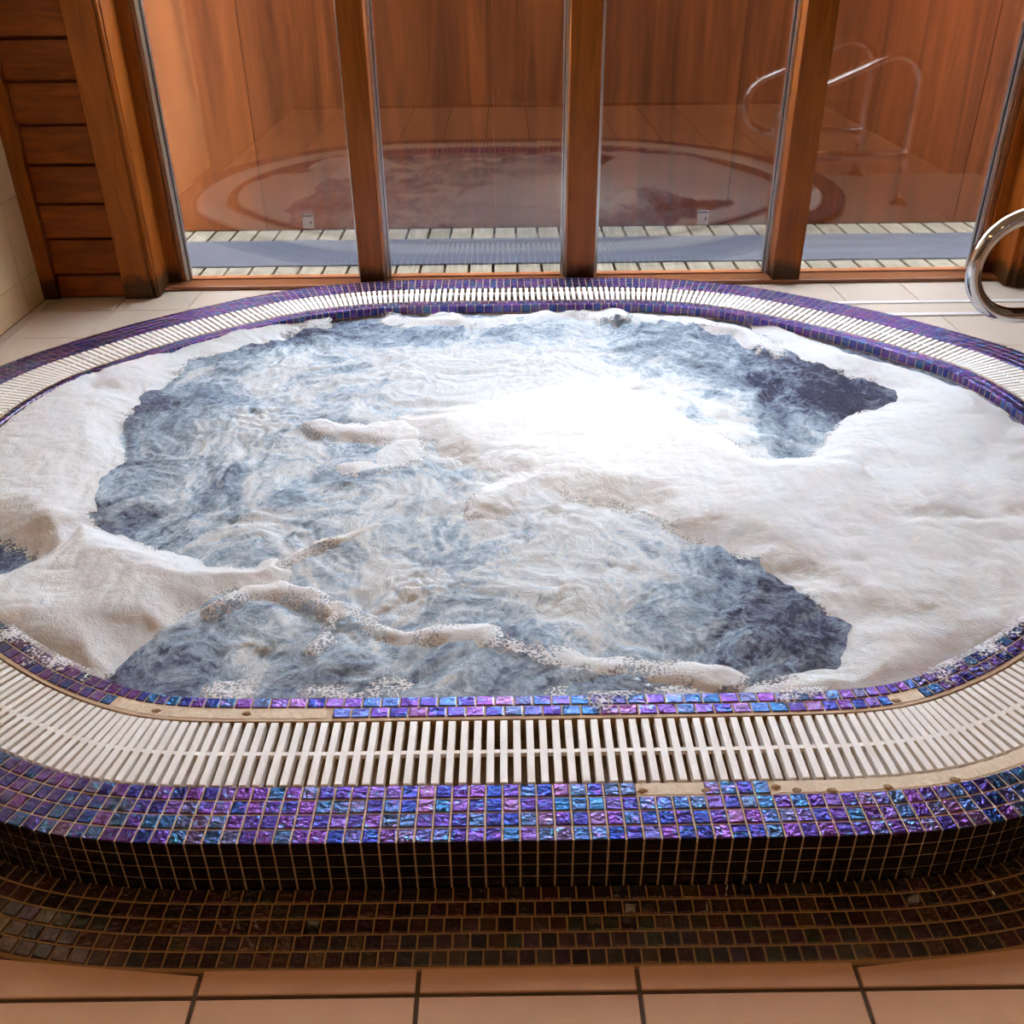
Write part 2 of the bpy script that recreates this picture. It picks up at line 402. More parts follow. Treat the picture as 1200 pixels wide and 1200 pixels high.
lay_tiles(FLU, 'floor_tile', TILE_U, -1.652-.3077*2, 3.898-.311*6, .3077, .311, 17, 6, .003, ZU-.02, ZU, 0.02, (-1.997, 1.26), (2.21, 3.898))
lay_tiles(FLU, 'floor_tile', TILE_U, -1.652-.3077*2, 3.898, .3077, .311, 17, 1, .003, ZU-.02, ZU, 0.02, (-1.997, 3.39), (3.898, 4.145))
lay_tiles(FLU, 'floor_tile', TILE_U, -1.652-.3077*2+.02, 3.71-.311*5, .3077, .311, 17, 5, .003, ZU-.02, ZU, 0.02, (1.263, 3.39), (2.21, 3.71))
# white-edged drain channel let into the floor
ch = empty('drain_channel', (1.30, 3.80, ZU)); tag(ch, 'white edged beige drain channel crossing the floor towards the handrail', 'drain')
def chp(nm, dims, M):
    x0, x1, y0, y1, z0, z1 = dims
    return box(nm, (x0-1.30, x1-1.30, y0-3.80, y1-3.80, z0-ZU, z1-ZU), M, ch, .002)
chp('edge_strip', (1.425, 3.39, 3.712, 3.742, ZU-.02, ZU+.006), WHITE); chp('edge_strip', (1.25, 3.39, 3.864, 3.892, ZU-.02, ZU+.006), WHITE)
chp('cover_plate', (1.39, 3.39, 3.742, 3.864, ZU-.02, ZU+.001), TILE_U)
# ------------------------------------------------------------------ the pool
TUB = empty('whirlpool_tub', (.02, 2.61, 0)); tag(TUB, 'octagonal whirlpool tub with purple iridescent mosaic coping and riser', 'hot tub')
INV = Matrix.Translation((-.02, -2.61, 0))
def tubpart(name, me, M, kind=None):
    o = link(name, me, M, TUB, (-.02, -2.61, 0), kind); return o
t_ = .0025
body = sweep([(t_, 0.0), (t_, ZR-t_), (D_GO-.002, ZR-t_), (D_GO-.002, .062), (D_GI+.002, .062), (D_GI+.002, ZR-t_), (D_W-.002, ZR-t_), (D_W-.002, -.55)])
tubpart('coping_body', body, GROUT)
trough = sweep([(D_GO-.001, ZR-.012), (D_GO-.001, .063), (D_GI+.001, .063), (D_GI+.001, ZR-.004)])
tubpart('overflow_trough', trough, CHAN)
bm = bmesh.new(); bm.faces.new([bm.verts.new((p[0], p[1], -.55)) for p in (OUT[::8]+NIN[::8]*D_W)]); bmesh.ops.triangulate(bm, faces=bm.faces[:])
tubpart('tub_bottom', done(bm), SHELL)
# mosaic tile template: 1 x 1 x 1, top face towards +z, top at z=1
def tile_template():
    a, b, c = .5, .44, .80
    V = [(-a, -a, 0), (a, -a, 0), (a, a, 0), (-a, a, 0), (-a, -a, c), (a, -a, c), (a, a, c), (-a, a, c), (-b, -b, 1), (b, -b, 1), (b, b, 1), (-b, b, 1)]
    F = [(8, 9, 10, 11)]
    for k in range(4):
        j = (k+1) % 4; F += [(k, j, 4+j, 4+k), (4+k, 4+j, 8+j, 8+k)]
    return np.array(V), F
TV, TF = tile_template()
tile_me = bpy.data.meshes.new('mosaic_tile'); tile_me.from_pydata(TV.tolist(), [], TF); tile_me.update(); tile_me.materials.append(IR_O)
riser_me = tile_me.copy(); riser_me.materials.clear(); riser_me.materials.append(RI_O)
border_me = tile_me.copy(); border_me.materials.clear(); border_me.materials.append(BO_O)
def frame(p, xax, zax):
    yax = np.cross(zax, xax); return np.array([xax, yax, zax]).T, np.array(p)
def emit_tiles(T, name, parent, off, limit=300, me=tile_me, M=IR_J, tmplV=TV, tmplF=TF):
    """T: (R 3x3, pos, (sx,sy,sz)); the ones showing largest become objects, the rest one joined part"""
    vis = [k for k, (R_, p, s) in enumerate(T) if inframe(p)]
    vis.sort(key=lambda k: sum((np.array(T[k][1])-np.array(CAM))**2))
    pick = set(vis[:limit])
    for k in vis[:limit]:
        R_, p, s = T[k]
        o = link(name, me, None, parent)
        mm = Matrix([[R_[i][j]*s[j] for j in range(3)]+[p[i]+off[i]] for i in range(3)]+[[0, 0, 0, 1]])
        o.matrix_local = mm
    rest = [k for k in range(len(T)) if k not in pick]
    if not rest: return
    V = []; F = []; tv = []
    for q, k in enumerate(rest):
        R_, p, s = T[k]; V.append((tmplV*np.array(s)) @ R_.T+np.array(p)+np.array(off)); b = q*len(tmplV)
        F += [tuple(b+i for i in f) for f in tmplF]; tv += [random.random()]*len(tmplV)
    me2 = bpy.data.meshes.new(name); me2.from_pydata(np.concatenate(V).tolist(), [], F); me2.update()
    a = me2.attributes.new('tv', 'FLOAT', 'POINT'); a.data.foreach_set('value', tv)
    link(name+'_remainder', me2, M, parent, kind='stuff')
OFF = (-.02, -2.61, 0)
G = .0036
def jit(R_, a=.02):
    ax = np.array([random.uniform(-a, a), random.uniform(-a, a), random.uniform(-a*.4, a*.4)])
    K = np.array([[0, -ax[2], ax[1]], [ax[2], 0, -ax[0]], [-ax[1], ax[0], 0]]); return R_ @ (np.eye(3)+K)
def row_flat(n, d, rowh, z, phase=0.0, skip=None, th=.0045):
    T = []
    for i in range(n):
        u = (i+phase)/n
        p, nn = at(u, d); a, _ = at(u-.5/n, d); b, _ = at(u+.5/n, d)
        if skip and skip(p): continue
        wd = np.linalg.norm(b-a)-G
        x = np.array([*((b-a)/np.linalg.norm(b-a)), 0]); zz = np.array([0, 0, 1.])
        R_, pp = frame((p[0], p[1], z-th), x, zz)
        T.append((jit(R_), pp, (wd, rowh-G, th)))
    return T
def row_wall(n, d, z, rowh, outward, th=.0045, phase=0.0):
    T = []
    for i in range(n):
        u = (i+phase)/n
        p, nn = at(u, d); a, _ = at(u-.5/n, d); b, _ = at(u+.5/n, d)
        wd = np.linalg.norm(b-a)-G
        nz = np.array([-nn[0], -nn[1], 0]) if outward else np.array([nn[0], nn[1], 0])
        x = np.cross(np.array([0, 0, 1.]), nz)
        R_, _ = frame((0, 0, 0), x, nz); pp = np.array([p[0], p[1], z])-nz*th
        T.append((jit(R_, .015), pp, (wd, rowh-G, th)))
    return T
n_out = round(LEN/.0297)
bare_o = lambda p: p[1] < 1.9 and p[0] > .18 and not (.345 < p[0] < .462) and p[0] > .225
T = []
for k in range(4):
    T += row_flat(n_out, .016+.032*k, .032, ZR, skip=(bare_o if k == 3 else None))
emit_tiles(T, 'coping_tile', TUB, OFF)
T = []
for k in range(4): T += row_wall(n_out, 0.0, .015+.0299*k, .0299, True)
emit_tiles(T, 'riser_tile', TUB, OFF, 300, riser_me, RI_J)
n_in = round((LEN-2*math.pi*.33)/.0305)
bare_i = lambda p: p[1] < 1.9 and ((-.785 < p[0] < -.36) or (.735 < p[0] < .815))
T = row_flat(n_in, D_BI+.0145, .029, ZR, .5, bare_i)+row_flat(n_in, D_BI+.0435, .029, ZR)
for k in range(4): T += row_wall(n_in, D_W, ZR-.0175-.030*k, .030, False)
emit_tiles(T, 'waterline_tile', TUB, OFF)
# bare cement where coping tiles have come away
def strip(x_lo, x_hi, d0, d1, z, wob=.002):
    us = [i/NS for i in range(NS) if OUT[i][1] < 1.9 and x_lo <= (OUT[i]+NIN[i]*(d0+d1)/2)[0] <= x_hi]
    us.sort(key=lambda u: at(u, d0)[0][0])
    V = []; F = []
    for k, u in enumerate(us):
        for d, zz in ((d0, z-.006), (d0+random.uniform(0, wob), z-random.uniform(0, .0008)), (d1-random.uniform(0, wob), z-random.uniform(0, .0008)), (d1, z-.006)):
            p, _ = at(u, d); V.append((p[0], p[1], zz))
        if k:
            for e in range(3): F.append((4*k-4+e, 4*k+e, 4*k+1+e, 4*k-3+e))
    me = bpy.data.meshes.new('strip'); me.from_pydata(V, [], F); me.update(); return me
for a, b, d0, d1 in ((.226, .343, .098, .127), (.464, 1.5, .098, .127), (-.783, -.362, D_BI, D_BI+.028), (.737, .813, D_BI, D_BI+.028)):
    tubpart('bare_cement', strip(a, b, d0, d1, ZR-.0012), CEMENT)
for bx_, bd_ in ((.232, .108), (.338, .106), (.468, .112), (.50, .103), (.565, .101), (.66, .103), (.79, .102), (-.70, .312), (-.52, .315), (.755, .31)):
    u_ = min((i/NS for i in range(NS) if OUT[i][1] < 1.9), key=lambda u: abs(at(u, bd_)[0][0]-bx_)); p_, _ = at(u_, bd_)
    bm = bmesh.new(); bmesh.ops.create_icosphere(bm, subdivisions=2, radius=.006)
    for v in bm.verts: v.co = Vector((v.co.x*random.uniform(1.1, 1.9), v.co.y*random.uniform(.7, 1.2), v.co.z*.35))+Vector((p_[0], p_[1], ZR-.001))
    tubpart('mortar_crumb', done(bm), MORTAR)
# border of mosaic at the foot of the riser, set in the lower floor
T = []
for k in range(5):
    d = -(.014+.030*k); L_ = LEN+2*math.pi*(-d)
    T += row_flat(round(L_/.0305), d, .0295, .0065, random.random(), lambda p: p[1] > 2.2, .006)
emit_tiles(T, 'border_tile', FLOOR, (0, 0, 0), 300, border_me, BO_J)
bed = sweep([(.01, .0035), (-.153, .0035), (-.155, -.002)])
link('border_bed', bed, m_plain('border_grout', (.30, .17, .07), .85, nscale=40, namt=.3), FLOOR)
# ------------------------------------------------------------------ overflow grating
GR = empty('overflow_grating', (.02, 2.61, 0)); tag(GR, 'white plastic overflow grating of short parallel slats running round the tub', 'grating')
SV = []; SF = []
bmx = box_bm(-.5, .5, -.5, .5, 0, 1); bmx.verts.ensure_lookup_table()
es = [e for e in bmx.edges if e.verts[0].co.z > .5 and e.verts[1].co.z > .5]
bm_me = None
a, b, c = .5, .44, .93
SV = np.array([(-a, -a, 0), (a, -a, 0), (a, a, 0), (-a, a, 0), (-a, -a, c), (a, -a, c), (a, a, c), (-a, a, c), (-b, -.493, 1), (b, -.493, 1), (b, .493, 1), (-b, .493, 1)]); SF = TF
bmx.free()
slat_me = bpy.data.meshes.new('slat'); slat_me.from_pydata(SV.tolist(), [], SF); slat_me.update(); slat_me.materials.append(SLAT)
n_s = round((LEN-2*math.pi*.21)/.0218)
T = []
for i in range(n_s):
    u = (i+.3)/n_s; p, nn = at(u, (D_GO+D_GI)/2); x = np.array([-nn[1], nn[0], 0.]); x = -x
    R_, pp = frame((p[0], p[1], ZR-.022), x, np.array([0, 0, 1.])); T.append((jit(R_, .006), pp, (.0142, D_GI-D_GO-.006, .021)))
emit_tiles(T, 'slat', GR, OFF, 300, slat_me, SLAT, SV, SF)
o = link('support_bar', sweep([(.204, ZR-.012), (.204, ZR-.002), (.213, ZR-.002), (.213, ZR-.012)], 4, True), SLAT, GR, OFF)
o = link('edge_rail', sweep([(D_GO, ZR-.028), (D_GO, ZR-.021), (D_GO+.012, ZR-.021), (D_GO+.012, ZR-.028)], 4, True), SLAT, GR, OFF)
# ------------------------------------------------------------------ water and foam
BANK_A = [(-1.78, 2.77), (-1.70, 2.96), (-1.58, 3.08), (-1.46, 3.25), (-1.28, 3.45), (-1.13, 3.63), (-1.03, 3.79), (-0.87, 3.89), (-0.76, 3.78), (-0.82, 3.62), (-0.96, 3.47), (-1.08, 3.38), (-1.19, 3.32), (-1.21, 3.12), (-1.27, 2.96), (-1.24, 2.72), (-1.18, 2.52), (-1.20, 2.42), (-1.17, 2.27), (-1.12, 2.19), (-1.10, 2.06), (-1.15, 2.02), (-1.21, 2.06), (-1.33, 2.14), (-1.48, 2.15)]
BANK_B = [(-1.34, 1.88), (-1.25, 1.94), (-1.19, 2.00), (-1.17, 2.06), (-1.14, 2.18), (-1.02, 2.13), (-0.94, 2.06), (-0.82, 2.01), (-0.75, 1.95), (-0.62, 1.94), (-0.59, 1.99), (-0.56, 1.94), (-0.58, 1.91), (-0.70, 1.86), (-0.76, 1.79), (-0.79, 1.72), (-0.84, 1.65), (-0.85, 1.57), (-0.89, 1.54), (-0.99, 1.57), (-1.12, 1.65), (-1.26, 1.71)]
BANK_C = [(-0.34, 2.79), (-0.21, 2.86), (-0.04, 2.91), (0.13, 3.01), (0.30, 3.04), (0.47, 2.96), (0.60, 2.70), (0.67, 2.56), (0.72, 2.50), (0.77, 2.48), (0.90, 2.49), (0.96, 2.60), (1.05, 2.74), (1.13, 2.80), (1.29, 2.86), (1.33, 2.97), (1.28, 3.07), (1.20, 3.09), (1.11, 3.21), (1.06, 3.35), (1.00, 3.51), (0.94, 3.68), (1.08, 3.55), (1.22, 3.31), (1.35, 3.20), (1.45, 3.08), (1.52, 2.95), (1.56, 2.81), (1.58, 2.70), (1.70, 2.56), (1.38, 1.82), (1.26, 1.66), (1.10, 1.61), (0.94, 1.54), (0.80, 1.48), (0.69, 1.47), (0.57, 1.46), (0.47, 1.48), (0.58, 1.51), (0.69, 1.53), (0.74, 1.61), (0.76, 1.69), (0.74, 1.73), (0.70, 1.80), (0.67, 1.89), (0.61, 1.96), (0.54, 2.02), (0.47, 2.06), (0.41, 2.15), (0.34, 2.23), (0.24, 2.28), (0.12, 2.31), (0.03, 2.29), (-0.02, 2.20), (-0.09, 2.20), (-0.09, 2.29), (0.01, 2.39), (-0.04, 2.42), (-0.13, 2.50), (-0.22, 2.61), (-0.30, 2.73)]
BANK_D = [(-0.68, 2.74), (-0.60, 2.79), (-0.45, 2.74), (-0.32, 2.78), (-0.23, 2.64), (-0.27, 2.47), (-0.33, 2.40), (-0.43, 2.40), (-0.52, 2.48), (-0.42, 2.53), (-0.38, 2.61), (-0.52, 2.64)]
STRAND_A = [(-0.58, 1.96), (-0.50, 2.05), (-0.42, 2.08), (-0.35, 2.14)]
STRAND_B = [(-0.69, 1.78), (-0.62, 1.85), (-0.54, 1.86), (-0.47, 1.82), (-0.40, 1.75), (-0.41, 1.68), (-0.43, 1.62)]
STRAND_C = [(-0.40, 1.77), (-0.33, 1.73), (-0.24, 1.67), (-0.17, 1.68), (-0.07, 1.68), (0.00, 1.64), (0.07, 1.60), (0.18, 1.57), (0.26, 1.57), (0.36, 1.55), (0.46, 1.51)]
STRAND_D = [(-0.88, 3.59), (-0.74, 3.74), (-0.58, 3.84), (-0.39, 3.70), (-0.26, 3.72), (-0.05, 3.64), (0.16, 3.73), (0.36, 3.74), (0.56, 3.69), (0.76, 3.63), (0.90, 3.51), (0.97, 3.33)]
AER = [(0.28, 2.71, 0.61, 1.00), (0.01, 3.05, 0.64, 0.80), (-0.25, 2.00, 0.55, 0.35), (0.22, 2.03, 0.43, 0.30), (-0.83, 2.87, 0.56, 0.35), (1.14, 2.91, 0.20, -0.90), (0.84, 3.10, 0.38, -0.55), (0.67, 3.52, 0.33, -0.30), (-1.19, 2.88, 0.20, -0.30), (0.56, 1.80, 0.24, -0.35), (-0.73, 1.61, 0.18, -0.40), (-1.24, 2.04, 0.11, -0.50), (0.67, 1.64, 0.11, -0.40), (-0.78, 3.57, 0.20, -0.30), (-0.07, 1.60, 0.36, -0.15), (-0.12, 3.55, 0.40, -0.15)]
JET = [(-0.22, 1.85, 0.12, 1.00), (-0.81, 3.23, 0.15, 0.80), (-0.83, 2.77, 0.14, 1.00), (-0.60, 3.07, 0.13, 0.80), (-0.35, 3.13, 0.13, 0.80), (0.14, 3.20, 0.18, 1.00), (0.16, 1.85, 0.10, 0.60), (-0.09, 2.25, 0.12, 0.50), (-0.74, 1.64, 0.07, 0.60), (-0.53, 1.67, 0.08, 0.70)]

rng = np.random.default_rng(11); TAB = rng.random((256, 256))
def vn(X, Y, sc, sd=0):
    x = X*sc+sd*17.3; y = Y*sc+sd*9.7; xi = np.floor(x).astype(int); yi = np.floor(y).astype(int); fx = x-xi; fy = y-yi
    fx = fx*fx*fx*(fx*(fx*6-15)+10); fy = fy*fy*fy*(fy*(fy*6-15)+10)
    g_ = lambda i, j: TAB[(xi+i) % 256, (yi+j) % 256]
    return (g_(0, 0)*(1-fx)+g_(1, 0)*fx)*(1-fy)+(g_(0, 1)*(1-fx)+g_(1, 1)*fx)*fy-.5
def fbm(X, Y, sc, oc=4, sd=0, gain=.5):
    o = 0; a = 1
    for k in range(oc): o = o+a*vn(X, Y, sc, sd+k*3); sc *= 2.03; a *= gain
    return o
GX = .0062
xs = np.arange(-1.66, 1.70, GX); ys = np.arange(1.38, 3.86, GX)
X, Y = np.meshgrid(xs, ys)
wx = fbm(X, Y, 3, 3, 40)*.12; wy = fbm(X, Y, 3, 3, 60)*.12
def poly_sdf(P, X, Y):
    P = np.array(P); ins = np.zeros(X.shape, bool); d2 = np.full(X.shape, 1e9)
    for i in range(len(P)):
        a = P[i]; b = P[(i+1) % len(P)]; e = b-a
        t = np.clip(((X-a[0])*e[0]+(Y-a[1])*e[1])/max(e @ e, 1e-9), 0, 1)
        d2 = np.minimum(d2, (X-a[0]-t*e[0])**2+(Y-a[1]-t*e[1])**2)
        c = ((a[1] > Y) != (b[1] > Y)); 
        with np.errstate(divide='ignore', invalid='ignore'):
            xin = (b[0]-a[0])*(Y-a[1])/(b[1]-a[1])+a[0]
        ins ^= c & (X < xin)
    d = np.sqrt(d2); return np.where(ins, d, -d)
def line_sdf(P, X, Y, w_):
    P = np.array(P); d2 = np.full(X.shape, 1e9)
    for i in range(len(P)-1):
        a = P[i]; e = P[i+1]-a
        t = np.clip(((X-a[0])*e[0]+(Y-a[1])*e[1])/max(e @ e, 1e-9), 0, 1)
        d2 = np.minimum(d2, (X-a[0]-t*e[0])**2+(Y-a[1]-t*e[1])**2)
    return w_-np.sqrt(d2)
WALLP = (OUT+NIN*(D_W-.012))[::10]
keep = poly_sdf(WALLP, X, Y)                 # >0 inside the tub wall
aer = np.full(X.shape, .33)
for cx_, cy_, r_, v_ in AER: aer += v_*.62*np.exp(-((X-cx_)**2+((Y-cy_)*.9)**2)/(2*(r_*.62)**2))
aer += fbm(X+wx*2, Y+wy*2, 5, 5, 3, .6)*.5
fil = np.clip(1-3.2*np.abs(fbm(X+wx*2.2, Y+wy*2.2, 5, 4, 51)), 0, 1)**3; fil2 = np.clip(1-3.2*np.abs(fbm(X+wx*3, Y+wy*3, 12, 4, 57)), 0, 1)**2
aer += (fil*.42+fil2*.34)*np.clip(aer+.25, .38, 1)-.07
rid = 1-2*np.abs(fbm(X+wx*1.5, Y+wy*1.5, 6, 4, 21))
ZW = .085+fbm(X+wx, Y+wy, 4, 3, 5)*.022+fbm(X+wx*2, Y+wy*2, 13, 4, 8, .6)*.012+(rid-.6)*.005
for cx_, cy_, r_, v_ in JET:
    e = np.exp(-((X-cx_)**2+(Y-cy_)**2)/(2*(r_*.6)**2))
    ZW += v_*e*(.016+np.abs(fbm(X, Y, 22, 3, 31))*.024); aer += v_*e*.22
ZL = .082+fbm(X, Y, 3, 2, 5)*.02*np.clip(keep/.10, .25, 1)
ZW = .085+(ZW-.085)*np.clip(keep/.10, .25, 1)
def grid_mesh(name, Z, mask, attrs):
    idx = -np.ones(X.shape, int)
    q = mask[:-1, :-1] & mask[1:, :-1] & mask[:-1, 1:] & mask[1:, 1:]
    use = np.zeros(X.shape, bool); use[:-1, :-1] |= q; use[1:, :-1] |= q; use[:-1, 1:] |= q; use[1:, 1:] |= q
    n = use.sum(); idx[use] = np.arange(n)
    V = np.stack([X[use], Y[use], Z[use]], 1).astype(np.float32)
    F = np.stack([idx[:-1, :-1][q], idx[:-1, 1:][q], idx[1:, 1:][q], idx[1:, :-1][q]], 1).astype(np.int32)
    me = bpy.data.meshes.new(name); me.vertices.add(n); me.vertices.foreach_set('co', V.ravel())
    me.loops.add(F.size); me.loops.foreach_set('vertex_index', F.ravel())
    me.polygons.add(len(F)); me.polygons.foreach_set('loop_start', np.arange(0, F.size, 4, dtype=np.int32))
    me.update(calc_edges=True); me.polygons.foreach_set('use_smooth', np.ones(len(F), bool))
    for k, A in attrs.items():
        at_ = me.attributes.new(k, 'FLOAT', 'POINT'); at_.data.foreach_set('value', A[use].astype(np.float32))
    return me
WTR = link('pool_water', grid_mesh('pool_water', ZW, keep > 0, {'aer': aer}), WATER)
tag(WTR, 'churning pale blue aerated water filling the whirlpool tub', 'water', kind='stuff')
en = fbm(X+wx, Y+wy, 9, 5, 70, .6)
def foam(name, sd, label, hgt, edge=.05, soft=.10, lump=.012, tmax=1.0, grow=0.0):
    s = sd+grow+en*edge
    t = np.clip((sd+grow+vn(X, Y, 9, 71)*edge*.6+vn(X, Y, 20, 73)*edge*.25)/soft, 0, 1); t = t*t*(3-2*t)
    lum = (np.abs(vn(X+wx*.4, Y+wy*.4, 4.5, 90))+.55*np.abs(vn(X+wx*.4, Y, 10, 92))+.30*np.abs(vn(X, Y, 21, 95))+.16*np.abs(vn(X+wx, Y+wy, 47, 96)))*lump*3.2-lump*.6
    Z = (ZW-.004)*(1-t)+t*(ZL+hgt+lum)
    thick = np.clip(s/.085, 0, 1)*tmax+fbm(X, Y, 30, 3, 99)*.15
    o = link(name, grid_mesh(name, Z, (s > 0) & (keep > .004), {'thick': thick}), FOAM)
    tag(o, label, 'foam', kind='stuff'); return o
foam('foam_bank', poly_sdf(BANK_A, X, Y), 'broad white foam bank along the tub edge beside the tiled wall', .040, .07, .16, .008, 1.0, .055)
foam('foam_bank', poly_sdf(BANK_B, X, Y), 'thick peach-tinted foam mound at the near corner, trailing a long tail', .046, .05, .16, .008, 1.0, .045)
foam('foam_bank', poly_sdf(BANK_C, X, Y), 'largest white foam sheet stretching from the bright centre to the handrail side', .030, .06, .17, .008, 1.0, .055)
foam('foam_bank', poly_sdf(BANK_D, X, Y), 'small curling foam island beside the bright centre of the pool', .018, .06, .07, .008, .8, .02)
foam('foam_strand', line_sdf(STRAND_A, X, Y, .038), 'short foam strand at the tip of the foam mound tail', .011, .05, .05, .006, .8)
foam('foam_strand', line_sdf(STRAND_B, X, Y, .042), 'hooked foam strand curling ahead of the foam mound', .015, .06, .055, .008, .8)
foam('foam_strand', line_sdf(STRAND_C, X, Y, .056), 'long thin foam ridge parallel to the near mosaic edge', .014, .06, .055, .008, .85)
foam('foam_strand', line_sdf([(-.62, 1.515), (-.35, 1.50), (0, 1.485), (.3, 1.475), (.55, 1.49)], X, Y, .060), 'lacy film of bubbles washing against the near mosaic lip', .004, .09, .05, .004, .32)
foam('foam_strand', line_sdf(STRAND_D, X, Y, .075), 'ragged line of froth under the window side of the grating', .014, .12, .07, .010, .7)
# wet suds left lying on the inner mosaic band
def suds(u_pts, label, d0=D_BI+.002, d1=D_W+.01):
    x0, x1 = u_pts
    us = [i/NS for i in range(0, NS) if OUT[i][1] < 2.3 and x0 <= at(i/NS, .33)[0][0] <= x1]
    us.sort(key=lambda u: at(u, .33)[0][0])
    V = []; F = []; th = []; K = 7
    for k, u in enumerate(us):
        for e in range(K):
            f_ = e/(K-1); p, _ = at(u, d0+(d1-d0)*f_); ed = min(1, min(k, len(us)-1-k)/6)
            V.append((p[0], p[1], ZR+.0005+.006*math.sin(math.pi*min(1, f_*.9+.1))*ed*random.uniform(.6, 1))); th.append(max(-.3, -.14+.34*f_-.25*(1-ed)+.20*math.sin(k*.31)*math.sin(k*.083+e*.5)+random.uniform(-.06, .06)))
        if k:
            for e in range(K-1): F.append((K*(k-1)+e, K*k+e, K*k+e+1, K*(k-1)+e+1))
    me = bpy.data.meshes.new('suds'); me.from_pydata(V, [], F); me.update(); me.polygons.foreach_set('use_smooth', [True]*len(F))
    a_ = me.attributes.new('thick', 'FLOAT', 'POINT'); a_.data.foreach_set('value', th)
    tag(link('foam_suds', me, FOAM), label, 'foam', kind='stuff')
suds((-1.25, -.86), 'lacy suds on the purple mosaic lip below the peach foam mound')
suds((.13, .27), 'small patch of suds across two rows of lip mosaic mid way')
suds((.50, .67), 'elongated patch of suds on the lip mosaic before the missing tiles')
suds((.84, 1.25), 'long run of suds over the lip mosaic past the missing tiles')
# underwater lamp
lamp = empty('underwater_lamp', (.36, 2.70, -.54)); tag(lamp, 'bright underwater lamp glowing beneath the foam at the pool centre', 'lamp')
bm = bmesh.new(); bmesh.ops.create_cone(bm, cap_ends=True, segments=32, radius1=.10, radius2=.085, depth=.03, matrix=Matrix.Translation((0, 0, .005))); link('bezel', done(bm), ALU, lamp)
bm = bmesh.new(); bmesh.ops.create_uvsphere(bm, u_segments=24, v_segments=12, radius=.07, matrix=Matrix.Translation((0, 0, .02)) @ Matrix.Diagonal((1, 1, .4, 1))); link('lens', done(bm, smooth=True), m_emit('lamp_lens', (1, .97, .9), 6), lamp)
ld = bpy.data.lights.new('underwater_light', 'SPOT'); ld.energy = 19; ld.color = (1, .98, .92); ld.shadow_soft_size = .08; ld.spot_size = math.radians(120); ld.spot_blend = 1.0
lo = bpy.data.objects.new('underwater_light', ld); COL.objects.link(lo); lo.parent = lamp; lo.location = (0, 0, .09); lo.rotation_euler = (math.pi, 0, 0)
# ------------------------------------------------------------------ window wall
ZT = 2.55
sill = box('trim_1', (-1.60, 2.25, 4.146, 4.31, ZU, ZU+.018), W_SILL, None, .004); tag(sill, 'brown timber sill along the foot of the windows', 'trim', kind='structure')
def post(n, x0, x1, label):
    o = box('trim_%d' % n, (x0, x1, 4.150, 4.315, ZU+.002, ZT), W_POST, None, .006); return tag(o, label, 'post', kind='structure')
post(2, -.645, -.540, 'brown timber window post with pale lit edge, second from the tiled wall')
post(3, .260, .384, 'brown timber window post with a dark stained foot')
post(4, 1.168, 1.290, 'brown timber window post beside the reflected handrail')
head = box('trim_5', (-2.0, 3.4, 4.15, 4.32, ZT, 2.75), W_POST, None, .004); tag(head, 'timber head beam above the windows', 'trim', kind='structure')
wins = [(-1.437, -.645), (-.540, .260), (.384, 1.168), (1.290, 2.090)]
wl = ['window pane between the timber cladding and the first post', 'window pane framed by the pale edged post and the stained foot post', 'window pane carrying a small label before the chrome rail reflection', 'window pane beside the handrail showing its reflected uprights']
for k, (a, b) in enumerate(wins):
    wn = empty('window_%d' % (k+1), ((a+b)/2, 4.26, ZU+.018)); tag(wn, wl[k], 'window', kind='structure')
    hw = (b-a)/2; zt = ZT-ZU-.018
    box('glass_pane', (-hw+.001, hw-.001, -.006, 0, .004, zt-.004), GLASS, wn, 0)
    box('glass_pane', (-hw+.001, hw-.001, .014, .020, .004, zt-.004), GLASS, wn, 0)
    for s in (-1, 1):
        x = s*(hw-.006); box('glazing_bead', (x-.006, x+.006, -.024, -.007, .0, zt), ALU, wn, .001)
        box('gasket', (x-.0075, x+.0075, .0005, .0135, .0, zt), GASKET, wn, 0)
        box('spacer', (x-.012*s-.003, x-.012*s+.003, .001, .013, .004, zt-.004), ALU, wn, 0)
    box('glazing_bead', (-hw+.014, hw-.014, -.016, -.007, .0, .006), W_SILL, wn, .001)
    if k in (0, 2):
        sx = -.865 if k == 0 else .860; sz = .345 if k == 0 else .341
        st = box('label_sticker', (sx-.024-(a+b)/2, sx+.024-(a+b)/2, -.0072, -.0061, sz-.031-ZU-.018, sz+.031-ZU-.018), PAPER, wn, 0)
        def ink(x0, x1, z0, z1):
            box('printed_mark', (sx-.024+x0-(a+b)/2, sx-.024+x1-(a+b)/2, -.0078, -.0071, sz-.031+z0-ZU-.018, sz-.031+z1-ZU-.018), INK, st, 0)
        ink(.004, .011, .050, .058); ink(.014, .043, .052, .056); ink(.033, .039, .020, .031)
